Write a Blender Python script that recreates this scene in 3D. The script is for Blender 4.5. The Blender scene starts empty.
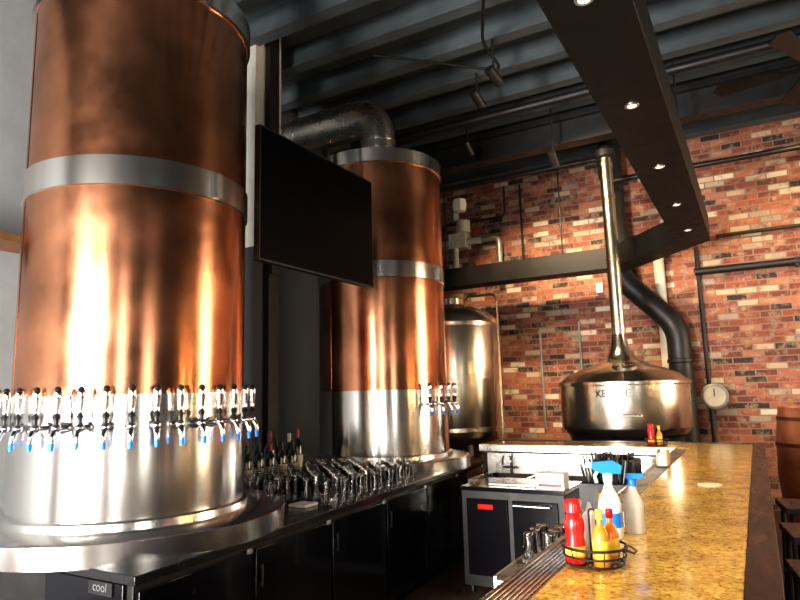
import bpy, bmesh, math, random
from mathutils import Vector, Matrix
random.seed(7)
pi=math.pi
# ---------------------------------------------------------------- materials
MATS={}
def newmat(name):
    m=bpy.data.materials.new(name); m.use_nodes=True
    nt=m.node_tree; b=nt.nodes['Principled BSDF']
    return m,nt,b
def N(nt,t,**kw):
    n=nt.nodes.new(t)
    for k,v in kw.items(): setattr(n,k,v)
    return n
def pm(name,col,rough=.5,metal=0.,noise=0.,nscale=8.,bump=0.,bscale=40.,trans=0.,coat=0.,emit=None,es=0.,spec=None,stretch=(1,1,1),aniso=0.):
    if name in MATS: return MATS[name]
    m,nt,b=newmat(name); L=nt.links.new
    c=(*col,1)
    b.inputs['Base Color'].default_value=c
    b.inputs['Roughness'].default_value=rough
    b.inputs['Metallic'].default_value=metal
    b.inputs['Transmission Weight'].default_value=trans
    b.inputs['Coat Weight'].default_value=coat
    if spec is not None: b.inputs['Specular IOR Level'].default_value=spec
    if emit: 
        b.inputs['Emission Color'].default_value=(*emit,1); b.inputs['Emission Strength'].default_value=es
    if aniso>0:
        b.inputs['Anisotropic'].default_value=aniso; b.inputs['Anisotropic Rotation'].default_value=.25
        tg=N(nt,'ShaderNodeTangent',direction_type='RADIAL',axis='Z'); L(tg.outputs[0],b.inputs['Tangent'])
    tc=N(nt,'ShaderNodeTexCoord'); mp=N(nt,'ShaderNodeMapping'); mp.inputs['Scale'].default_value=stretch
    L(tc.outputs['Object'],mp.inputs['Vector'])
    if noise>0:
        n=N(nt,'ShaderNodeTexNoise'); n.inputs['Scale'].default_value=nscale; n.inputs['Detail'].default_value=6; n.inputs['Roughness'].default_value=.6
        L(mp.outputs[0],n.inputs['Vector'])
        r=N(nt,'ShaderNodeValToRGB')
        r.color_ramp.elements[0].position=.3; r.color_ramp.elements[1].position=.7
        r.color_ramp.elements[0].color=(*[x*(1-noise) for x in col],1)
        r.color_ramp.elements[1].color=(*[min(1,x*(1+noise)) for x in col],1)
        L(n.outputs['Fac'],r.inputs['Fac']); L(r.outputs['Color'],b.inputs['Base Color'])
        mr=N(nt,'ShaderNodeMapRange'); mr.inputs['From Min'].default_value=.3; mr.inputs['From Max'].default_value=.7; mr.inputs['To Min'].default_value=max(0,rough*(1-noise*.8)); mr.inputs['To Max'].default_value=min(1,rough*(1+noise*.8))
        L(n.outputs['Fac'],mr.inputs['Value']); L(mr.outputs[0],b.inputs['Roughness'])
    if bump>0:
        n2=N(nt,'ShaderNodeTexNoise'); n2.inputs['Scale'].default_value=bscale; n2.inputs['Detail'].default_value=3
        L(mp.outputs[0],n2.inputs['Vector'])
        bp=N(nt,'ShaderNodeBump'); bp.inputs['Strength'].default_value=bump; bp.inputs['Distance'].default_value=.01
        L(n2.outputs['Fac'],bp.inputs['Height']); L(bp.outputs[0],b.inputs['Normal'])
    MATS[name]=m; return m
copper=pm('copper_sheet',(.56,.255,.145),.215,1.,noise=.34,nscale=2.0,bump=.10,bscale=2.2,aniso=.2)
steel=pm('brushed_steel',(.74,.72,.69),.19,1.,noise=.10,nscale=3,bump=.04,bscale=14,stretch=(1,1,.08),aniso=.4)
plat=pm('polished_platform_steel',(.68,.67,.65),.2,1.,noise=.1,nscale=6)
steel2=pm('satin_steel',(.66,.64,.60),.28,1.,noise=.15,nscale=5,bump=.05,bscale=30)
ferst=pm('fermenter_steel',(.68,.60,.48),.25,1.,noise=.10,nscale=2,bump=.03,bscale=4)
chrome=pm('chrome',(.88,.88,.9),.07,1.)
ketst=pm('kettle_steel',(.66,.60,.51),.24,1.,noise=.12,nscale=3,bump=.05,bscale=4)
brass=pm('pale_steel_pipe',(.76,.68,.54),.25,1.,noise=.10)
black=pm('black_paint',(.009,.009,.010),.5,noise=.2)
blackg=pm('black_gloss',(.005,.005,.007),.15,coat=.1,spec=.35)
screen=pm('screen_glass',(.002,.002,.003),.3,spec=.10)
stone=pm('black_stone',(.014,.014,.016),.2,noise=.5,nscale=60)
rubber=pm('black_rubber',(.01,.01,.01),.7)
beam=pm('beam_paint',(.0070,.0068,.0072),.5,noise=.2,spec=.3)
joist=pm('joist_paint',(.060,.074,.084),.55,noise=.25,nscale=3)
deck=pm('deck_paint',(.115,.135,.15),.6,noise=.25,nscale=4)
wallg=pm('grey_plaster',(.26,.285,.30),.8,noise=.12,nscale=2,bump=.1)
walld=pm('dark_plaster',(.035,.038,.042),.7,noise=.2,nscale=2,bump=.1)
colm=pm('column_plaster',(.5,.5,.47),.7,noise=.08)
floorm=pm('floor_concrete',(.06,.035,.025),.4,noise=.4,nscale=3,bump=.1)
wood=pm('dark_walnut',(.03,.016,.012),.35,noise=.5,nscale=4,stretch=(6,1,6))
woodb=pm('brown_shelf_wood',(.25,.12,.05),.5,noise=.4)
white=pm('white_plastic',(.8,.8,.78),.4)
blue=pm('blue_plastic',(.01,.2,.75),.35)
red=pm('red_plastic',(.62,.01,.01),.25,coat=.4)
orange=pm('orange_sauce',(.75,.22,.015),.25,coat=.4)
yellow=pm('yellow_label',(.85,.55,.05),.5)
tan=pm('tan_card',(.5,.36,.2),.7)
green=pm('green_cap',(.03,.25,.08),.4)
winegl=pm('dark_bottle_glass',(.01,.018,.01),.08,coat=.5)
foilr=pm('foil_red',(.25,.02,.03),.35)
glass=pm('clear_glass',(.98,.98,.98),.02,trans=1.)
amber=pm('amber_liquid',(.55,.2,.03),.1,coat=.5)
rust=pm('barrel_copper_brown',(.34,.11,.05),.4,.2,noise=.3)
hoop=pm('barrel_hoop',(.12,.05,.03),.4,.6)
lens=pm('lamp_lens',(1,.9,.75),.3,emit=(1,.85,.65),es=1.3)
grey=pm('grey_galvanised',(.32,.32,.3),.45,.6,noise=.2)
offw=pm('offwhite_enamel',(.55,.52,.44),.4,noise=.15)

def brickmat():
    m,nt,b=newmat('old_brick'); L=nt.links.new
    tc=N(nt,'ShaderNodeTexCoord'); sp=N(nt,'ShaderNodeSeparateXYZ'); cb=N(nt,'ShaderNodeCombineXYZ')
    ad=N(nt,'ShaderNodeMath',operation='ADD')
    L(tc.outputs['Object'],sp.inputs[0]); L(sp.outputs['X'],ad.inputs[0]); L(sp.outputs['Y'],ad.inputs[1])
    L(ad.outputs[0],cb.inputs['X']); L(sp.outputs['Z'],cb.inputs['Y'])
    br=N(nt,'ShaderNodeTexBrick'); L(cb.outputs[0],br.inputs['Vector'])
    br.inputs['Scale'].default_value=1; br.inputs['Brick Width'].default_value=.25; br.inputs['Row Height'].default_value=.085
    br.inputs['Mortar Size'].default_value=.009; br.inputs['Mortar Smooth'].default_value=.15
    br.inputs['Color1'].default_value=(0,0,0,1); br.inputs['Color2'].default_value=(1,1,1,1); br.inputs['Mortar'].default_value=(0,0,0,1)
    r=N(nt,'ShaderNodeValToRGB'); cr=r.color_ramp; cr.interpolation='CONSTANT'
    cols=[(0,(.04,.025,.022)),(.10,(.15,.048,.034)),(.24,(.24,.075,.048)),(.38,(.32,.105,.062)),(.50,(.18,.052,.036)),(.60,(.37,.16,.095)),(.68,(.27,.08,.048)),(.77,(.48,.35,.25)),(.84,(.64,.53,.41)),(.90,(.32,.25,.20)),(.94,(.38,.13,.075))]
    while len(cr.elements)<len(cols): cr.elements.new(.5)
    for e,(p,c) in zip(cr.elements,cols): e.position=p; e.color=(*c,1)
    L(br.outputs['Color'],r.inputs['Fac'])
    n=N(nt,'ShaderNodeTexNoise'); n.inputs['Scale'].default_value=6; n.inputs['Detail'].default_value=8; n.inputs['Roughness'].default_value=.78
    L(cb.outputs[0],n.inputs['Vector'])
    r2=N(nt,'ShaderNodeValToRGB'); r2.color_ramp.elements[0].position=.50; r2.color_ramp.elements[1].position=.62
    L(n.outputs['Fac'],r2.inputs['Fac'])
    mx=N(nt,'ShaderNodeMix',data_type='RGBA'); mu=N(nt,'ShaderNodeMath',operation='MULTIPLY'); mu.inputs[1].default_value=.48
    L(r2.outputs['Color'],mu.inputs[0]); L(mu.outputs[0],mx.inputs['Factor']); L(r.outputs['Color'],mx.inputs['A']); mx.inputs['B'].default_value=(.58,.42,.30,1)
    n3=N(nt,'ShaderNodeTexNoise'); n3.inputs['Scale'].default_value=6; n3.inputs['Detail'].default_value=8; n3.inputs['Roughness'].default_value=.7
    mp=N(nt,'ShaderNodeMapping'); mp.inputs['Location'].default_value=(7,3,0); L(cb.outputs[0],mp.inputs[0]); L(mp.outputs[0],n3.inputs['Vector'])
    r3=N(nt,'ShaderNodeValToRGB'); r3.color_ramp.elements[0].position=.53; r3.color_ramp.elements[1].position=.64
    L(n3.outputs['Fac'],r3.inputs['Fac'])
    mx3=N(nt,'ShaderNodeMix',data_type='RGBA'); mu3=N(nt,'ShaderNodeMath',operation='MULTIPLY'); mu3.inputs[1].default_value=.62
    L(r3.outputs['Color'],mu3.inputs[0]); L(mu3.outputs[0],mx3.inputs['Factor']); L(mx.outputs['Result'],mx3.inputs['A']); mx3.inputs['B'].default_value=(.06,.03,.025,1)
    mx2=N(nt,'ShaderNodeMix',data_type='RGBA'); L(br.outputs['Fac'],mx2.inputs['Factor']); L(mx3.outputs['Result'],mx2.inputs['A']); mx2.inputs['B'].default_value=(.24,.17,.13,1)
    L(mx2.outputs['Result'],b.inputs['Base Color']); b.inputs['Roughness'].default_value=.85
    bp=N(nt,'ShaderNodeBump'); bp.invert=True; bp.inputs['Strength'].default_value=.6; bp.inputs['Distance'].default_value=.01
    L(br.outputs['Fac'],bp.inputs['Height']); L(bp.outputs[0],b.inputs['Normal'])
    return m
brick=brickmat()
def goldmat():
    m,nt,b=newmat('amber_granite'); L=nt.links.new
    tc=N(nt,'ShaderNodeTexCoord')
    n=N(nt,'ShaderNodeTexNoise'); n.inputs['Scale'].default_value=62; n.inputs['Detail'].default_value=9; n.inputs['Roughness'].default_value=.8
    L(tc.outputs['Object'],n.inputs['Vector'])
    r=N(nt,'ShaderNodeValToRGB'); cr=r.color_ramp
    cols=[(.36,(.10,.04,.01)),(.43,(.46,.23,.04)),(.5,(.72,.44,.08)),(.58,(.86,.60,.15)),(.70,(.95,.80,.42))]
    while len(cr.elements)<len(cols): cr.elements.new(.5)
    for e,(p,c) in zip(cr.elements,cols): e.position=p; e.color=(*c,1)
    L(n.outputs['Fac'],r.inputs['Fac'])
    n2=N(nt,'ShaderNodeTexNoise'); n2.inputs['Scale'].default_value=9; n2.inputs['Detail'].default_value=6
    L(tc.outputs['Object'],n2.inputs['Vector'])
    mx=N(nt,'ShaderNodeMix',data_type='RGBA',blend_type='MULTIPLY'); mx.inputs['Factor'].default_value=.6
    r2=N(nt,'ShaderNodeValToRGB'); r2.color_ramp.elements[0].position=.35; r2.color_ramp.elements[0].color=(.5,.4,.3,1); r2.color_ramp.elements[1].position=.6
    L(n2.outputs['Fac'],r2.inputs['Fac']); L(r.outputs['Color'],mx.inputs['A']); L(r2.outputs['Color'],mx.inputs['B'])
    L(mx.outputs['Result'],b.inputs['Base Color'])
    b.inputs['Roughness'].default_value=.16; b.inputs['Coat Weight'].default_value=.3; b.inputs['Coat Roughness'].default_value=.08
    return m
gold=goldmat()
# ---------------------------------------------------------------- mesh builder
class B:
    def __init__(s,name): s.name=name; s.v=[]; s.f=[]; s.m=[]; s.mats=[]
    def mi(s,mat):
        if mat not in s.mats: s.mats.append(mat)
        return s.mats.index(mat)
    def add(s,vs,fs,mat,M=None):
        o=len(s.v); k=s.mi(mat)
        for p in vs:
            p=Vector(p); 
            if M is not None: p=M@p
            s.v.append(p)
        for f in fs: s.f.append([i+o for i in f]); s.m.append(k)
    def box(s,x0,x1,y0,y1,z0,z1,mat,M=None):
        vs=[(x,y,z) for x in(x0,x1) for y in(y0,y1) for z in(z0,z1)]
        s.add(vs,[(0,1,3,2),(4,6,7,5),(0,4,5,1),(2,3,7,6),(0,2,6,4),(1,5,7,3)],mat,M); return s
    def lathe(s,prof,c,mat,seg=48,M=None,closed=False):
        vs=[];fs=[]
        n=len(prof)
        for r,z in prof:
            for i in range(seg):
                a=2*pi*i/seg; vs.append((c[0]+r*math.cos(a),c[1]+r*math.sin(a),z))
        for j in range(n-1 if not closed else n):
            k=(j+1)%n
            for i in range(seg):
                i2=(i+1)%seg
                fs.append((j*seg+i,j*seg+i2,k*seg+i2,k*seg+i))
        s.add(vs,fs,mat,M); return s
    def cyl(s,p0,p1,r,mat,seg=20,r2=None,M=None):
        return s.tube([p0,p1],r,mat,seg,M=M,rs=[r,r if r2 is None else r2])
    def tube(s,pts,r,mat,seg=14,M=None,rs=None,closed=False):
        pts=[Vector(p) for p in pts]; n=len(pts)
        if rs is None: rs=[r]*n
        vs=[];fs=[]
        def tan_(i):
            if closed: return (pts[(i+1)%n]-pts[i-1]).normalized()
            if i==0: return (pts[1]-pts[0]).normalized()
            if i==n-1: return (pts[-1]-pts[-2]).normalized()
            return ((pts[i+1]-pts[i]).normalized()+(pts[i]-pts[i-1]).normalized()).normalized()
        t=tan_(0); u=t.orthogonal().normalized()
        for i in range(n):
            t=tan_(i); u=(u-t*u.dot(t)).normalized(); w=t.cross(u)
            for k in range(seg):
                a=2*pi*k/seg; vs.append(pts[i]+(u*math.cos(a)+w*math.sin(a))*rs[i])
        for i in range(n if closed else n-1):
            j=(i+1)%n
            for k in range(seg):
                k2=(k+1)%seg; fs.append((i*seg+k,i*seg+k2,j*seg+k2,j*seg+k))
        if not closed:
            fs.append(list(range(seg))[::-1]); fs.append([(n-1)*seg+k for k in range(seg)])
        s.add(vs,fs,mat,M); return s
    def prism(s,poly,z0,z1,mat,M=None):
        n=len(poly)
        vs=[(x,y,z0) for x,y in poly]+[(x,y,z1) for x,y in poly]
        fs=[list(range(n))[::-1],list(range(n,2*n))]+[(i,(i+1)%n,n+(i+1)%n,n+i) for i in range(n)]
        s.add(vs,fs,mat,M); return s
    def sph(s,c,r,mat,seg=16,sz=1.):
        pr=[(r*math.sin(pi*i/10),c[2]-r*sz*math.cos(pi*i/10)) for i in range(11)]
        return s.lathe(pr,c,mat,seg)
    def done(s,bevel=0,angle=35,origin=None,parent=None):
        me=bpy.data.meshes.new(s.name)
        xs=[p.x for p in s.v]; ys=[p.y for p in s.v]; zs=[p.z for p in s.v]
        o=Vector(((min(xs)+max(xs))/2,(min(ys)+max(ys))/2,min(zs))) if origin is None else Vector(origin)
        me.from_pydata([p-o for p in s.v],[],s.f)
        for mt in s.mats: me.materials.append(mt)
        me.polygons.foreach_set('material_index',s.m)
        bm=bmesh.new(); bm.from_mesh(me); bmesh.ops.remove_doubles(bm,verts=bm.verts,dist=1e-5)
        bmesh.ops.dissolve_degenerate(bm,dist=1e-6,edges=bm.edges)
        bmesh.ops.recalc_face_normals(bm,faces=bm.faces); bm.to_mesh(me); bm.free()
        me.polygons.foreach_set('use_smooth',[True]*len(me.polygons))
        me.set_sharp_from_angle(angle=math.radians(angle)); me.update()
        ob=bpy.data.objects.new(s.name,me); ob.location=o
        bpy.context.scene.collection.objects.link(ob)
        if bevel>0:
            md=ob.modifiers.new('bevel','BEVEL'); md.width=bevel; md.segments=2; md.limit_method='ANGLE'; md.angle_limit=math.radians(40)
        if parent: ob.parent=parent; ob.matrix_parent_inverse=parent.matrix_world.inverted()
        return ob
def fillet(pts,r,n=8):
    pts=[Vector(p) for p in pts]; out=[pts[0]]
    for i in range(1,len(pts)-1):
        a,b,c=pts[i-1],pts[i],pts[i+1]
        d1=(a-b).normalized(); d2=(c-b).normalized()
        p=b+d1*r; q=b+d2*r
        for k in range(n+1):
            t=k/n; out.append(p*(1-t)**2+b*2*t*(1-t)+q*t*t)
    out.append(pts[-1]); return out
def T(x,y,z,rz=0): return Matrix.Translation((x,y,z))@Matrix.Rotation(rz,4,'Z')
def text(s,mat,size,M,parent,name):
    cu=bpy.data.curves.new(name,'FONT'); cu.body=s; cu.size=size; cu.extrude=.001; cu.align_x='CENTER'; cu.materials.append(mat)
    ob=bpy.data.objects.new(name,cu); bpy.context.scene.collection.objects.link(ob)
    bpy.context.view_layer.update()
    ob.parent=parent; ob.matrix_parent_inverse=parent.matrix_world.inverted(); ob.matrix_world=M
    return ob
H=5.3
# ---------------------------------------------------------------- room
B('floor').box(-5,4.6,-3.6,9.6,-.1,0,floorm).done()
B('ceiling').box(-5,4.6,-3.6,9.6,H,H+.1,deck).done()
B('wall_back').box(-5,4.6,9.5,9.65,0,H,brick).done()
b=B('wall_left'); b.box(-5.05,-4.9,-3.6,4.35,0,H,wallg); b.box(-5.05,-4.9,4.35,9.5,0,H,walld); b.done()
def holed(name,axis,c0,c1,a0,a1,holes,mat):
    b=B(name); cur=a0
    def bx(s,e,z0,z1):
        if e<=s or z1<=z0: return
        if axis=='x': b.box(s,e,c0,c1,z0,z1,mat)
        else: b.box(c0,c1,s,e,z0,z1,mat)
    for (s,e,z0,z1) in holes:
        bx(cur,s,0,H); bx(s,e,0,z0); bx(s,e,z1,H); cur=e
    bx(cur,a1,0,H); b.done()
FW=[(-3.4,-2.1,.2,2.8),(-1.3,-.8,.2,3.2),(1.2,2.4,.6,3.2)]  # last opening is invented, made for a fill lamp behind the camera
RW=[(-2.2,-.8,.7,3.2),(3.3,3.55,.5,3.2),(4.35,4.6,.5,3.2),(6.2,8.6,.7,4.2)]  # first and last openings are invented, made for the side fill lamps
holed('wall_front','x',-3.65,-3.5,-5,4.6,FW,walld)
holed('wall_right','y',4.5,4.65,-3.6,9.6,RW,walld)
def window(i,axis,c,s,e,z0,z1):
    b=B('window_%d'%i); t=.05
    def bx(a,bb,q0,q1):
        if axis=='x': b.box(a,bb,c-.04,c+.04,q0,q1,black)
        else: b.box(c-.04,c+.04,a,bb,q0,q1,black)
    bx(s,s+t,z0,z1); bx(e-t,e,z0,z1); bx(s+t,e-t,z0,z0+t); bx(s+t,e-t,z1-t,z1)
    if e-s>.9:
        m=(s+e)/2+.15; bx(m-.04,m+.04,z0+t,z1-t); bx(s+t,e-t,(z0+z1)/2+.2,(z0+z1)/2+.28)
    b.done()
k=1
for w in FW: window(k,'x',-3.575,*w); k+=1
for w in RW: window(k,'y',4.575,*w); k+=1
def area(name,loc,d,sx,sy,e,col):
    l=bpy.data.lights.new(name,'AREA'); l.shape='RECTANGLE'; l.size=sx; l.size_y=sy; l.energy=e; l.color=col
    o=bpy.data.objects.new(name,l); o.location=loc; o.rotation_euler=Vector(d).to_track_quat('-Z','Z').to_euler()
    bpy.context.scene.collection.objects.link(o); return o
area('daylight_front',(-2.75,-3.72,1.5),(0,1,0),1.3,2.6,1250,(1,.93,.86))
area('daylight_front_b',(-1.05,-3.72,1.7),(0,1,0),.5,3.0,240,(1,.93,.85))
area('added_fill_front',(1.8,-3.72,1.9),(0,1,0),1.2,2.6,90,(1,.95,.9))  # added fill in an invented window, keeps the room from going dark
area('daylight_side',(4.72,-1.5,1.95),(-1,0,0),1.4,2.5,80,(1,.9,.75))  # added side fill in an invented window, lifts the overall darkness
area('daylight_side_b',(4.72,3.42,1.85),(-1,0,0),.25,2.7,150,(1,.60,.22))
area('daylight_side_c',(4.72,4.47,1.85),(-1,0,0),.25,2.7,180,(1,.60,.22))
area('added_fill_brick',(4.72,7.4,2.45),(-1,0,0),2.4,3.5,360,(1,.76,.48))  # added soft fill in an invented window, brightens the brick wall
# joists
b=B('ceiling_joists')
y=-3.2
while y<9.4:
    b.box(-4.9,4.5,y,y+.06,5.06,5.3,joist); b.box(-4.9,4.5,y-.04,y+.10,5.04,5.06,joist); y+=.62
b.done()
b=B('steel_girder'); b.box(-4.9,4.5,7.55,7.75,4.98,5.03,black); b.box(-4.9,4.5,7.63,7.67,4.7,4.98,black); b.box(-4.9,4.5,7.55,7.75,4.66,4.7,black); b.done()
b=B('ceiling_conduit')
b.tube(fillet([(-4.8,8.6,4.75),(-1.6,8.6,4.75),(-1.6,8.6,4.4),(-.1,8.6,4.4),(4.4,8.6,4.4)],.1),.035,black)
b.done()
b=B('ceiling_conduit'); b.tube([(-4.8,6.7,4.85),(4.4,6.7,4.85)],.05,black); b.done()
b=B('wall_shelf'); b.box(-4.9,-4.55,1.2,3.4,2.75,2.80,woodb); b.box(-4.9,-4.6,1.5,1.53,2.6,2.75,black); b.done()
b=B('column'); b.box(-4.25,-3.98,4.30,4.68,3.0,H,colm); b.box(-4.25,-3.98,4.30,4.68,0,3.0,walld); b.box(-3.98,-3.92,4.44,4.58,0,H,black); b.done()
# ---------------------------------------------------------------- copper tanks
RP=.865
def tank(cx,cy,R):
    b=B('copper_beer_tank'); c=(cx,cy)
    b.lathe([(R,1.625),(R,2.71)],c,copper,96)
    b.lathe([(R,2.85),(R,3.86)],c,copper,96)
    b.lathe([(R,1.0),(R+.006,1.0),(R+.006,1.63),(R,1.63)],c,steel,96)
    b.lathe([(R,2.70),(R+.012,2.705),(R+.012,2.86),(R,2.865)],c,steel,96)
    b.lathe([(R,3.85),(R+.018,3.855),(R+.018,3.99),(R,4.0),(R-.04,4.0),(.24,4.09),(.22,4.12),(0.0,4.12)],c,steel,96)
    b.lathe([(R,1.03),(R+.03,1.02),(R+.035,.985),(RP-.02,.985),(RP,.975),(RP,.875),(RP-.04,.875),(RP-.04,.882),(0,.882)],c,plat,96)
    b.box(cx+R+.01,cx+R+.04,cy-.02,cy+.02,2.71,2.85,steel)
    for a in (-1.9,.9):
        M=T(cx,cy,0,a)
        b.box(R-.001,R+.003,-.004,.004,1.65,3.85,copper,M)
    return b.done(origin=(cx,cy,.882))
X1,Y1,R1=-3.18,2.443,.62
X2,Y2,R2=-3.35,5.55,.655
t1=tank(X1,Y1,R1); t2=tank(X2,Y2,R2)
b=B('exhaust_duct')
pts=fillet([(X2,Y2,4.12),(X2,Y2,4.66),(-4.895,Y2,4.66)],.32,10)
b.tube(pts,.185,steel2,32)
for z in (4.2,4.3): b.tube([(X2,Y2,z),(X2,Y2,z+.02)],.195,steel2,32)
for x in (-3.7,-4.0,-4.4): b.tube([(x,Y2,4.66),(x-.02,Y2,4.66)],.197,steel2,32)
b.done()
b=B('exhaust_duct'); b.tube([(X1,Y1,4.12),(X1,Y1,5.03)],.185,steel2,32); b.done()
# beer taps
b=B('beer_tap')
b.cyl((0,0,0),(.012,0,0),.028,chrome,20); b.cyl((.01,0,0),(.06,0,0),.013,chrome,16)
b.sph((.07,0,0),.023,chrome,16)
b.tube([(.07,0,0),(.088,0,-.025),(.096,0,-.05),(.097,0,-.07)],.011,chrome,12,rs=[.018,.015,.013,.011])
b.tube([(.097,0,-.068),(.097,0,-.102)],.012,blue,12,rs=[.0125,.010])
b.cyl((.07,0,.015),(.07,0,.045),.011,black,12)
b.lathe([(0,.04),(.014,.042),(.018,.055),(.012,.066)],(.07,0),black,16)
b.lathe([(.012,.066),(.013,.09),(.019,.14),(.021,.165),(.017,.180)],(.07,0),chrome,16)
b.lathe([(.017,.180),(.014,.19),(.006,.197),(0,.198)],(.07,0),black,16)
tap=b.done(origin=(0,0,0)); 
def place_taps(cx,cy,R,z,angs,first):
    for i,a in enumerate(angs):
        o=tap if (first and i==0) else bpy.data.objects.new('beer_tap',tap.data)
        if o is not tap: bpy.context.scene.collection.objects.link(o)
        o.location=(cx+(R+.0065)*math.cos(a),cy+(R+.0065)*math.sin(a),z); o.rotation_euler=(0,0,a)
va=math.atan2(-Y1,-X1)
place_taps(X1,Y1,R1,1.475,[va+math.radians(9.4)*(i-9.1) for i in range(17)],True)
va2=math.atan2(-Y2,-X2)
place_taps(X2,Y2,R2,1.49,[va2+math.radians(36+12*i) for i in range(5)],False)
# ---------------------------------------------------------------- back bar
front=[(-2.62,6.5),(-2.30,1.8)]
b=B('back_bar_counter')
b.prism([(-3.85,6.5),(-3.85,1.8),front[1],front[0]],.84,.88,stone)
b.done(bevel=.004)
b=B('back_bar_cooler')
b.prism([(-3.84,6.45),(-3.84,1.84),(-2.36,1.84),(-2.68,6.45)],.06,.84,black)
b.prism([(-3.8,6.4),(-3.8,1.95),(-2.45,1.95),(-2.75,6.4)],0,.06,rubber)
ln=Vector((-2.68,6.45))-Vector((-2.36,1.84)); L=ln.length; ang=math.atan2(ln.y,ln.x)
M=T(-2.36,1.84,0,ang)
nd=6
for i in range(nd):
    x0=L*i/nd+.015; x1=L*(i+1)/nd-.015
    b.box(x0,x1,-.022,0,.12,.80,blackg,M)
    b.box(x0+.03,x0+.042,-.04,-.03,.60,.72,black,M); b.box(x0+.03,x0+.042,-.03,-.02,.61,.62,black,M); b.box(x0+.03,x0+.042,-.03,-.02,.70,.71,black,M)
    b.box(x1-.05,x1-.01,-.032,-.02,.79,.815,steel2,M)
b.box(-2.95,-2.4,1.82,1.84,.12,.83,blackg)
co=b.done(bevel=.003)
text('cool',chrome,.055,Matrix.Translation((-2.54,1.811,.79))@Matrix.Rotation(pi/2,4,'X'),co,'badge_text')
B('cooler_badge').box(-2.62,-2.46,1.812,1.8195,.775,.83,black).done(parent=co)
# glassware on counter
def pint(b,x,y,z,r=.04,h=.15,mat=glass):
    b.lathe([(0,z+.004),(r*1.08-.003,z+.004),(r*.8-.003,z+h-.01),(0,z+h-.01),(0,z+h),(r*.8,z+h),(r*1.08,z),(0,z)],(x,y),mat,14)
b=B('pint_glasses')
for i in range(11):
    for j in range(17):
        x=-3.40+i*.09+random.uniform(-.006,.006); y=3.25+j*.098+random.uniform(-.008,.008)
        if (x-X1)**2+(y-Y1)**2<(RP+.06)**2 or (x-X2)**2+(y-Y2)**2<(RP+.06)**2: continue
        if x>-2.62-.068*(y-3.2)+.12 or (y<3.6 and x>-2.9): continue
        pint(b,x,y,.881,.038,.13+.035*((i+j)%2))
b.done()
def bottle(x,y,z,mat,cap,s=1.):
    b=B('wine_bottle')
    b.lathe([(0,z),(.036*s,z),(.038*s,z+.01),(.038*s,z+.19*s),(.03*s,z+.22*s),(.015*s,z+.24*s),(.0135*s,z+.26*s)],(x,y),mat,20)
    b.lathe([(.0145*s,z+.25*s),(.015*s,z+.30*s),(.012*s,z+.31*s),(0,z+.31*s)],(x,y),cap,16)
    b.lathe([(.0385*s,z+.05*s),(.0387*s,z+.05*s),(.0387*s,z+.14*s),(.0385*s,z+.14*s)],(x,y),offw,20)
    b.done()
for i in range(9):
    bottle(-3.72+random.uniform(-.02,.02)+.03*(i%2),3.55+.13*i,.881,winegl,[foilr,black,offw,foilr,black][i%5],1.15+.1*(i%3))
for i in range(6):
    bottle(-3.54,3.62+.14*i,.881,winegl,[foilr,black,black][i%3],1.1)
B('folded_towel').box(-2.74,-2.60,3.30,3.44,.881,.90,white).done(bevel=.006)
# television
b=B('television')
b.box(-2.715,-2.67,2.93,4.30,2.46,3.37,black); b.box(-2.67,-2.667,2.942,4.288,2.475,3.358,screen)
b.box(-2.76,-2.715,3.4,4.0,2.7,3.15,black); b.tube([(-3.89,4.51,2.92),(-3.3,4.3,2.92),(-2.76,3.8,2.92)],.03,black)
b.box(-3.919,-3.89,4.45,4.57,2.75,3.1,black)
b.done(bevel=.002)
# ---------------------------------------------------------------- front bar
b=B('bar_counter')
b.prism([(-.555,-1.2),(-.08,-1.2),(-.08,6.46),(-2.5,6.46),(-2.5,6.02),(-.555,6.02)],1.03,1.07,gold)
b.prism([(-.08,-1.2),(.01,-1.2),(.01,6.55),(-2.5,6.55),(-2.5,6.46),(-.08,6.46)],1.0,1.074,wood)
b.box(-.66,-.555,-1.2,6.02,1.02,1.055,grey); b.box(-.675,-.66,-1.2,6.02,1.0,1.068,steel2)
for i in range(7):
    x=-.655+.0142*i; b.box(x,x+.006,-1.2,6.0,1.055,1.062,steel2)
b.box(-2.5,-.675,5.98,6.02,1.0,1.068,steel2)
b.box(-.60,-.30,-1.2,6.35,0,1.0,wood); b.box(-2.5,-.60,6.08,6.35,0,1.0,wood)
b.box(-.30,-.285,-1.2,6.35,.0,.12,black)
for i in range(8): 
    y=-1.1+i*.93; b.box(-.30,-.28,y+.06,y+.85,.2,.92,wood)
b.tube([(-.1,-1.2,.2),(-.1,6.3,.2)],.025,brass)
for i in range(7): b.tube([(-.3,-.8+i*1.1,.2),(-.1,-.8+i*1.1,.2)],.012,brass)
b.done(bevel=.004)
b=B('underbar_drainboard')
b.box(-1.15,-.72,2.9,5.2,.68,.72,steel2); b.box(-.75,-.72,2.9,5.2,.72,.84,steel2)
for x in(-1.12,-.78):
    for y in (2.95,4.1,5.15): b.cyl((x,y,0),(x,y,.68),.02,steel2,10)
b.box(-1.13,-.75,2.92,5.18,.25,.27,steel2)
b.box(-1.17,-1.15,2.9,5.2,.66,.735,steel2)
b.box(-1.15,-.73,1.2,2.85,.05,.66,black); b.box(-1.16,-.73,1.2,2.85,.66,.69,blackg)
b.done(bevel=.003)
b=B('drying_glasses')
for i in range(3):
    for j in range(3): pint(b,-1.1+.1*i,3.25+.11*j,.722,.04,.15)
b.done()
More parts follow.
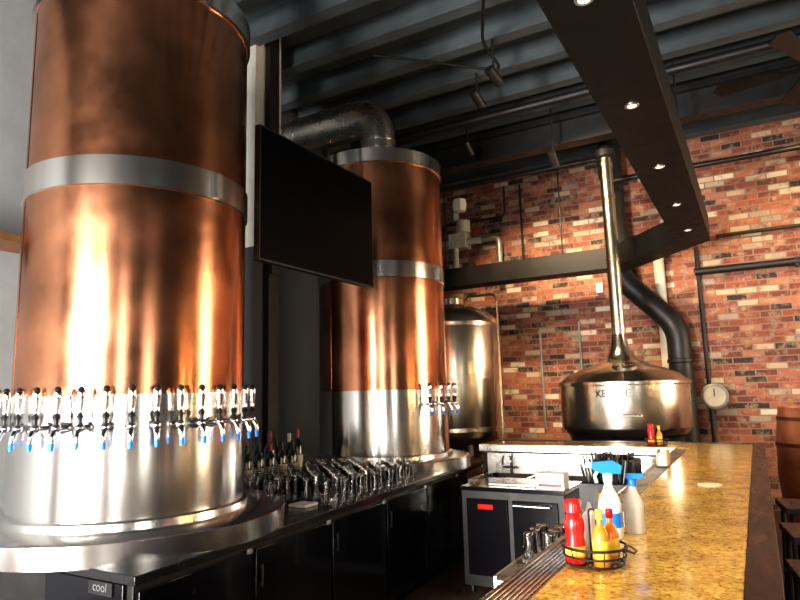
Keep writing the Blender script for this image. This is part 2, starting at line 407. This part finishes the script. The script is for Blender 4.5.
# sink unit along far leg
b=B('bar_sink')
x0,x1=-2.4,-.72
b.box(x0,x1,5.95,5.975,.80,.99,steel2)
b.box(x0,x1,5.45,5.50,.76,.80,steel2); b.box(x0,x0+.05,5.5,5.95,.76,.80,steel2); b.box(x1-.05,x1,5.5,5.95,.76,.80,steel2)
for x in (-1.9,-1.3): b.box(x-.02,x+.02,5.5,5.95,.76,.80,steel2)
b.box(x0,x1,5.5,5.95,.50,.52,steel2); b.box(x0,x1,5.45,5.47,.50,.76,steel2)
for x in(x0+.05,x1-.05):
    for y in (5.48,5.9): b.cyl((x,y,0),(x,y,.5),.02,steel2,10)
for x in (-2.15,-1.1):
    b.tube(fillet([(x,5.93,.8),(x,5.93,.98),(x,5.7,.98),(x,5.7,.9)],.06),.012,chrome,10)
    b.tube([(x-.08,5.93,.86),(x+.08,5.93,.86)],.012,chrome,10)
b.done()
b=B('glass_washer')
b.box(-2.2,-1.35,4.85,5.4,.06,.80,black); b.box(-2.21,-1.34,4.84,5.41,.80,.83,blackg); 
b.box(-2.15,-1.8,4.83,4.85,.15,.74,blackg); b.box(-1.76,-1.4,4.83,4.85,.15,.74,blackg)
b.box(-2.05,-1.92,4.822,4.83,.66,.70,red); b.box(-1.75,-1.45,4.80,4.83,.70,.715,steel2)
for x in(-2.15,-1.4):
    for y in (4.9,5.35): b.cyl((x,y,0),(x,y,.06),.02,black,10)
b.box(-2.0,-1.6,4.95,5.3,.83,.85,steel2)
b.done(bevel=.004)
b=B('bar_cleaner_box'); b.box(-1.58,-1.36,4.9,5.05,.831,.95,white); b.box(-1.56,-1.38,4.897,4.90,.85,.87,red); b.done()
# straw/napkin caddy
b=B('straw_caddy')
z=.722
b.box(-1.12,-.80,4.40,4.43,z,.96,black); b.box(-1.12,-.80,4.70,4.73,z,.96,black); b.box(-1.12,-1.09,4.43,4.70,z,.96,black); b.box(-.83,-.80,4.43,4.70,z,.96,black); b.box(-1.09,-.83,4.43,4.7,z,.78,black); b.box(-.99,-.97,4.43,4.70,.78,.94,black)
for i in range(80):
    x=random.uniform(-1.06,-.87); y=random.uniform(4.46,4.66); dx=random.uniform(-.09,.09); dy=random.uniform(-.05,.05)
    b.tube([(x,y,.79),(x+dx,y+dy,1.12+random.uniform(-.03,.04))],.005,black if i%5 else grey,6)
b.done()
b=B('menu_organizer'); b.box(-1.1,-.8,4.78,5.02,.722,1.08,black); b.box(-1.06,-.84,4.80,5.0,1.08,1.12,blackg); b.done(bevel=.01)
b=B('amber_pitcher'); z=.722; b.lathe([(0,z),(.055,z),(.06,z+.04),(.055,z+.26),(.05,z+.26),(.05,z+.02),(0,z+.02)],(-.84,3.95),amber,24); b.tube([(-.84,3.895,z+.22),(-.84,3.84,z+.2),(-.84,3.84,z+.1),(-.84,3.895,z+.07)],.008,amber,8); b.done()
b=B('napkin_holder'); b.box(-.64,-.57,4.6,4.76,1.063,1.07,black); b.box(-.64,-.63,4.6,4.76,1.07,1.17,tan); b.box(-.58,-.57,4.6,4.76,1.07,1.17,tan); b.box(-.628,-.582,4.61,4.75,1.07,1.15,white); b.done()
# condiment caddies
def caddy(cx,cy,z=1.071):
    b=B('condiment_caddy'); n=28
    ring=lambda r,zz:[(cx+r*math.cos(2*pi*i/n),cy+r*math.sin(2*pi*i/n),zz) for i in range(n)]
    for r,zz,w in((.085,z+.006,.0035),(.092,z+.03,.003),(.096,z+.055,.004)): b.tube(ring(r,zz),w,black,8,closed=True)
    for i in range(12):
        a=2*pi*i/12; b.tube([(cx+.0*math.cos(a),cy,z+.004),(cx+.085*math.cos(a),cy+.085*math.sin(a),z+.004),(cx+.096*math.cos(a),cy+.096*math.sin(a),z+.055)],.002,black,6)
    b.tube(fillet([(cx+.010,cy,z),(cx+.010,cy,z+.16),(cx-.010,cy,z+.16),(cx-.010,cy,z)],.01,5),.003,black,8)
    b.tube([(cx+.096,cy-.03,z+.055),(cx+.12,cy-.02,z+.045),(cx+.12,cy+.02,z+.045),(cx+.096,cy+.03,z+.055)],.003,black,8)
    b.done()
def ketchup(x,y,z=1.077):
    b=B('ketchup_bottle')
    b.lathe([(0,z),(.027,z),(.031,z+.008),(.031,z+.05),(.026,z+.075),(.030,z+.10),(.030,z+.12),(.022,z+.142),(.018,z+.150)],(x,y),red,28)
    b.lathe([(.024,z+.146),(.026,z+.148),(.026,z+.180),(.022,z+.186),(0,z+.186)],(x,y),red,28)
    b.lathe([(.0303,z+.02),(.0315,z+.022),(.0315,z+.05),(.0303,z+.052)],(x,y),yellow,28)
    b.done()
def sauce(x,y,z=1.077,body=orange,cap=yellow,h=1.):
    b=B('hot_sauce_bottle')
    b.lathe([(0,z),(.022,z),(.024,z+.006),(.024,z+.09*h),(.018,z+.11*h),(.009,z+.125*h),(.009,z+.145*h)],(x,y),body,24)
    b.lathe([(.0243,z+.02),(.0248,z+.022),(.0248,z+.075*h),(.0243,z+.077*h)],(x,y),yellow,24)
    b.lathe([(.011,z+.14*h),(.012,z+.142*h),(.011,z+.17*h),(0,z+.172*h)],(x,y),cap,20)
    b.done()
cx,cy=-.48,2.02
caddy(cx,cy)
ketchup(cx-.048,cy-.032); sauce(cx+.03,cy-.04,h=.95); sauce(cx+.045,cy+.03,body=orange,cap=red,h=.9)
b=B('mustard_bottle'); z=1.077; x,y=cx-.02,cy+.052
b.lathe([(0,z),(.022,z),(.024,z+.006),(.024,z+.12),(.015,z+.135),(.012,z+.137),(.004,z+.165),(0,z+.166)],(x,y),white,24); b.done()
cx,cy=-.84,6.18
caddy(cx,cy); ketchup(cx-.04,cy-.03); sauce(cx+.03,cy-.04); sauce(cx,cy+.05,body=winegl,cap=red)
# spray bottle
b=B('spray_bottle'); x,y,z=-.50,2.38,1.071
b.lathe([(0,z),(.036,z),(.040,z+.01),(.040,z+.11),(.034,z+.14),(.018,z+.17),(.014,z+.185),(.014,z+.20)],(x,y),white,28)
b.lathe([(.0403,z+.04),(.0406,z+.04),(.0406,z+.09),(.0403,z+.09)],(x,y),blue,28)
b.lathe([(.016,z+.195),(.017,z+.197),(.017,z+.222),(.012,z+.225),(0,z+.225)],(x,y),white,20)
M=T(x,y,z,math.radians(-160))
b.prism([(-.045,.222),(.02,.222),(.055,.240),(.055,.262),(-.02,.268),(-.05,.25)],-.010,.010,blue,M@Matrix.Rotation(pi/2,4,'X'))
b.cyl((.055,0,.252),(.075,0,.252),.010,white,12,M=M)
b.tube([(.03,0,.235),(.045,0,.215),(.04,0,.19)],.006,white,8,M=M)
b.done(bevel=.002)
b=B('clear_spray_bottle'); x,y=-.44,2.5
b.lathe([(0,z),(.034,z),(.036,z+.01),(.036,z+.11),(.016,z+.15),(.014,z+.17)],(x,y),offw,24); b.lathe([(.016,z+.165),(.016,z+.19),(0,z+.192)],(x,y),blue,20)
M=T(x,y,z,math.radians(20)); b.box(-.02,.04,-.008,.008,.192,.21,blue,M); b.done()
B('coaster').lathe([(0,1.071),(.06,1.071),(.06,1.075),(0,1.075)],(-.27,3.8),pm('paper_white',(.75,.66,.42),.6),32).done()
# ---------------------------------------------------------------- canopy (downlight bridge)
b=B('light_canopy')
poly=[(-4.6,8.45),(-1.5,8.4),(-.63,7.3),(-.63,-1.0),(-.29,-1.0),(-.29,7.45),(-1.36,8.74),(-4.6,8.78)]
b.prism(poly,3.16,3.44,beam)
for y in (.2,1.3,2.4,3.52,4.66,5.76,6.8): 
    b.lathe([(.04,3.152),(.04,3.16)],(-.46,y),steel2,20); b.lathe([(0,3.155),(.026,3.155)],(-.46,y),lens,20); b.lathe([(.026,3.155),(.04,3.152)],(-.46,y),grey,20)
for p in ((-.46,1.5),(-.46,4.0),(-.46,6.9),(-2.2,8.6),(-4.0,8.6)): b.cyl((*p,3.44),(*p,5.04),.012,black,8)
b.done(bevel=.004)
def spot(name,loc,d,e,size,col=(1,.82,.6),rad=.04,blend=.6):
    l=bpy.data.lights.new(name,'SPOT'); l.energy=e; l.spot_size=math.radians(size); l.spot_blend=blend; l.color=col; l.shadow_soft_size=rad
    o=bpy.data.objects.new(name,l); o.location=loc; o.rotation_euler=Vector(d).to_track_quat('-Z','Y').to_euler(); bpy.context.scene.collection.objects.link(o)
for i,y in enumerate((1.3,2.4,3.52,4.66,5.76)): spot('downlight_lamp',(-.46,y,3.145),(0,0,-1),60,80,rad=.025)
# ---------------------------------------------------------------- brew kettle
kx,ky=-1.37,7.70
b=B('brew_kettle'); c=(kx,ky)
b.lathe([(.60,.0),(.62,.02),(.62,1.04),(.66,1.08)],c,black,64)
b.lathe([(.66,1.08),(.71,1.14),(.715,1.16),(.715,1.62),(.735,1.63),(.735,1.66),(.70,1.68)],c,ketst,72)
b.lathe([(.70,1.68),(.62,1.75),(.48,1.81),(.30,1.87),(.19,1.92),(.13,1.99),(.10,2.09),(.078,2.22)],c,ketst,72)
b.lathe([(.078,2.22),(.075,4.28),(.085,4.29),(.085,4.34),(.075,4.35),(.075,4.41)],c,brass,32)
for z in (2.26,3.1,3.9): b.lathe([(.076,z),(.086,z+.005),(.086,z+.03),(.076,z+.035)],c,brass,32)
b.lathe([(.075,4.40),(.12,4.42),(.12,4.50),(.06,4.56),(0,4.56)],c,black,32)
M=T(kx,ky,0,math.radians(-75))
b.lathe([(0,0),(.13,0),(.14,.02),(.12,.05),(0,.06)],(0,0),steel2,32,M=M@Matrix.Translation((.42,0,1.80))@Matrix.Rotation(math.radians(22),4,'Y'))
b.tube([(.716,-.1,1.3),(.78,-.1,1.3),(.78,.1,1.3),(.716,.1,1.3)],.012,steel2,8,M=M)
ket=b.done()
va=math.atan2(-ky,-kx)
for i,ch in enumerate('KETTLE'):
    a=va-.36+i*.085
    Mx=Matrix.Translation((kx+.722*math.cos(a),ky+.722*math.sin(a),1.50))@Matrix.Rotation(a+pi/2,4,'Z')@Matrix.Rotation(pi/2,4,'X')
    text(ch,black,.11,Mx,ket,'letter_%d'%i)
# black stove duct
b=B('black_flue_duct')
xa,xb=-1.56,-.86
p=fillet([(xa,9.15,5.3),(xa,9.15,3.15),(xb,9.15,2.40),(xb,9.15,.9),(xb,9.15,0)],.22,8)
b.tube(p,.15,black,32)
for q in ((xa,4.4),(xa,3.6)): b.lathe([(.15,q[1]),(.165,q[1]+.01),(.165,q[1]+.05),(.15,q[1]+.06)],(q[0],9.15),black,32)
for z in (1.9,1.4): b.lathe([(.15,z),(.165,z+.01),(.165,z+.05),(.15,z+.06)],(xb,9.15),black,32)
b.done()
# stainless fermenter
fx,fy,fr=-3.49,7.6,.62
b=B('stainless_fermenter'); c=(fx,fy)
b.lathe([(0,.55),(.12,.6),(fr-.02,1.0),(fr,1.05),(fr,2.45),(fr-.02,2.52),(fr-.12,2.62),(fr-.3,2.70),(.12,2.74),(0,2.745)],c,ferst,64)
for z in(1.1,1.75,2.42): b.lathe([(fr,z),(fr+.012,z+.005),(fr+.012,z+.05),(fr,z+.055)],c,ferst,64)
for i in range(4):
    a=pi/4+i*pi/2; b.cyl((fx+.5*math.cos(a),fy+.5*math.sin(a),0),(fx+.5*math.cos(a),fy+.5*math.sin(a),1.0),.035,steel2,12)
b.tube(fillet([(fx+.2,fy,2.7),(fx+.2,fy,2.84),(fx+.67,fy-.05,2.84),(fx+.67,fy-.05,.9)],.1),.016,ferst,10)
b.lathe([(.12,2.74),(.16,2.75),(.16,2.83),(.12,2.85),(0,2.85)],c,ferst,24)
b.done()
# ---------------------------------------------------------------- wall fittings
b=B('wall_pipework')
b.tube([(-.60,9.4,3.15),(4.4,9.4,3.15)],.05,black,14)
b.tube([(-.3,9.42,3.62),(4.4,9.42,3.62)],.025,black,10)
b.tube(fillet([(-.56,9.42,3.5),(-.56,9.42,1.6),(-.56,9.42,0)],.05),.028,black,10)
for x in (.6,1.8,3): b.box(x-.02,x+.02,9.36,9.5,3.09,3.21,black)
b.done()
b=B('white_vent_pipe'); b.tube([(-1.05,9.38,0),(-1.05,9.38,3.5)],.07,offw,20); b.lathe([(.07,3.4),(.09,3.42),(.09,3.5),(0,3.54)],(-1.05,9.38),offw,24); b.done()
b=B('pressure_gauge'); Mg=Matrix.Translation((-.50,9.34,1.45))@Matrix.Rotation(pi/2,4,'X')
b.lathe([(0,.0),(.15,.0),(.17,.01),(.17,.06),(.14,.07),(.14,.06),(0,.06)],(0,0),grey,32,M=Mg); b.lathe([(0,.062),(.13,.062)],(0,0),offw,32,M=Mg); b.box(-.005,.005,0,.1,.063,.067,black,Mg); b.done()
b=B('wall_valve_assembly')
b.box(-4.25,-3.95,9.25,9.5,3.95,4.2,offw); b.cyl((-4.0,9.3,4.2),(-4.0,9.3,4.4),.12,offw,20); b.cyl((-4.4,9.35,4.05),(-3.7,9.35,4.05),.06,offw,16)
b.tube(fillet([(-3.7,9.35,4.05),(-3.4,9.35,4.05),(-3.4,9.35,3.3)],.1),.05,grey,12); b.cyl((-4.15,9.3,3.6),(-4.15,9.3,3.95),.05,offw,16); b.cyl((-4.15,9.3,4.4),(-4.15,9.3,4.55),.09,grey,6)
b.tube(fillet([(-4.4,9.4,4.4),(-3.3,9.4,4.4),(-3.3,9.4,4.9)],.1),.02,black,8)
b.done()
b=B('brick_wall_conduits')
for x,z0,z1 in ((-3.05,3.5,4.9),(-2.25,1.0,2.6),(-2.85,1.0,2.5)):
    b.tube([(x,9.46,z0),(x,9.46,z1)],.018,grey if x>-3 else black,8)
b.box(-1.95,-1.85,9.43,9.5,3.0,3.15,grey); b.box(-2.32,-2.18,9.42,9.5,1.35,1.6,white)
b.done()
B('hexagonal_wall_lamp').lathe([(0,4.55),(.11,4.58),(.13,4.68),(.11,4.78),(0,4.8)],(-4.05,9.3),white,6).done()
b=B('wooden_barrel'); bx_,by_=.58,7.5
b.lathe([(0,0),(.42,0),(.46,.35),(.48,.7),(.46,1.08),(.42,1.36),(.40,1.36),(.40,1.33),(0,1.33)],(bx_,by_),rust,40)
for z,r in((.1,.437),(.4,.47),(1.0,.472),(1.25,.44)): b.lathe([(r-.01,z-.02),(r+.004,z-.018),(r+.004,z+.018),(r-.01,z+.02)],(bx_,by_),hoop,40)
b.done()
def stool(x,y,rz):
    b=B('bar_stool'); M=T(x,y,0,rz)
    for sx in(-.18,.18):
        for sy in(-.18,.18): b.tube([(sx*1.1,sy*1.1,0),(sx*.9,sy*.9,.74)],.014,black,8,M=M)
    q=[(-.19,-.19,.3),(.19,-.19,.3),(.19,.19,.3),(-.19,.19,.3)]
    b.tube([Vector(p) for p in q],.01,black,8,M=M,closed=True)
    b.box(-.2,.2,-.2,.2,.74,.78,wood,M)
    for sy in(-.18,.18): b.tube([(.17,sy,.76),(.2,sy,1.0),(.23,sy,1.12)],.014,black,8,M=M)
    for zz in(.88,.97,1.06): b.box(.185+(zz-.88)*.16,.205+(zz-.88)*.16,-.18,.18,zz,zz+.05,black,M)
    b.done(bevel=.004)
for y in (1.6,2.5,3.4,4.3,5.2): stool(.26,y,math.radians(8))
b=B('pub_table'); b.box(1.3,2.1,4.6,6.2,1.0,1.05,wood); 
for x in (1.4,2.0):
    for y in (4.7,6.1): b.box(x-.03,x+.03,y-.03,y+.03,0,1.0,black)
b.done(bevel=.005)
# ceiling fan
b=B('ceiling_fan'); fx,fy,fz=.66,5.75,4.12
b.cyl((fx,fy,fz+.1),(fx,fy,5.04),.02,black,12); b.lathe([(0,fz-.08),(.09,fz-.06),(.12,fz),(.10,fz+.1),(.03,fz+.15),(0,fz+.15)],(fx,fy),black,24)
for i in range(5):
    M=T(fx,fy,fz,math.radians(72*i+175))@Matrix.Rotation(math.radians(14),4,'X')
    b.box(.1,.25,-.02,.02,-.01,.01,black,M); b.prism([(.22,-.05),(.70,-.08),(.75,0),(.70,.08),(.22,.05)],-.006,.006,black,M)
b.done()
def track(x,y,z,d,e=60):
    b=B('track_spotlight'); d=Vector(d).normalized(); p=Vector((x,y,z))
    b.cyl((x,y,z+.05),(x,y,5.04),.012,black,8); b.cyl(p-d*.09,p+d*.09,.05,black,20); b.cyl(p+d*.09,p+d*.1,.055,black,20); b.cyl(p+d*.1,p+d*.103,.042,lens,20)
    b.tube([(x,y,z+.05),p+Vector((0,0,.0))],.012,black,8); b.done()
    spot('track_lamp',p+d*.13,d,e,70,col=(1,.72,.43))
track(-1.95,5.45,4.65,(.3,1,-.55),260)
track(-2.9,7.0,4.65,(.1,1,-.8),330)
track(-1.9,7.3,4.4,(.1,1,-.9),260)
track(-2.35,6.0,4.75,(.2,1,-.7),150)
track(.9,7.0,4.75,(.05,1,-.7),210)
track(2.2,7.0,4.75,(.1,1,-.7),160)
b=B('sprinkler_pipe'); b.tube(fillet([(-3.0,4.9,4.92),(-2.0,5.9,4.92),(-2.0,5.3,4.92),(-1.7,4.6,4.92)],.2),.015,black,8); b.done()
# ---------------------------------------------------------------- world & camera
w=bpy.data.worlds.new('World'); bpy.context.scene.world=w; w.use_nodes=True
bg=w.node_tree.nodes['Background']; bg.inputs[0].default_value=(.75,.85,1,1); bg.inputs[1].default_value=1.0
cam=bpy.data.cameras.new('camera'); cam.lens=28.0; cam.sensor_width=36; cam.clip_start=.05
co=bpy.data.objects.new('camera',cam); bpy.context.scene.collection.objects.link(co)
th=math.radians(29.4); ph=math.radians(8.5); ro=math.radians(1.5)
fw=Vector((-math.sin(th)*math.cos(ph),math.cos(th)*math.cos(ph),math.sin(ph))); rt=Vector((math.cos(th),math.sin(th),0)); up=rt.cross(fw)
r2=rt*math.cos(ro)-up*math.sin(ro); u2=up*math.cos(ro)+rt*math.sin(ro)
M=Matrix((( r2.x,u2.x,-fw.x,0),(r2.y,u2.y,-fw.y,0),(r2.z,u2.z,-fw.z,1.6),(0,0,0,1)))
co.matrix_world=M
bpy.context.scene.camera=co
vs=bpy.context.scene.view_settings
try:
    vs.view_transform='Standard'; vs.look='Medium High Contrast'
except Exception as e: print(e)
vs.exposure=0.25
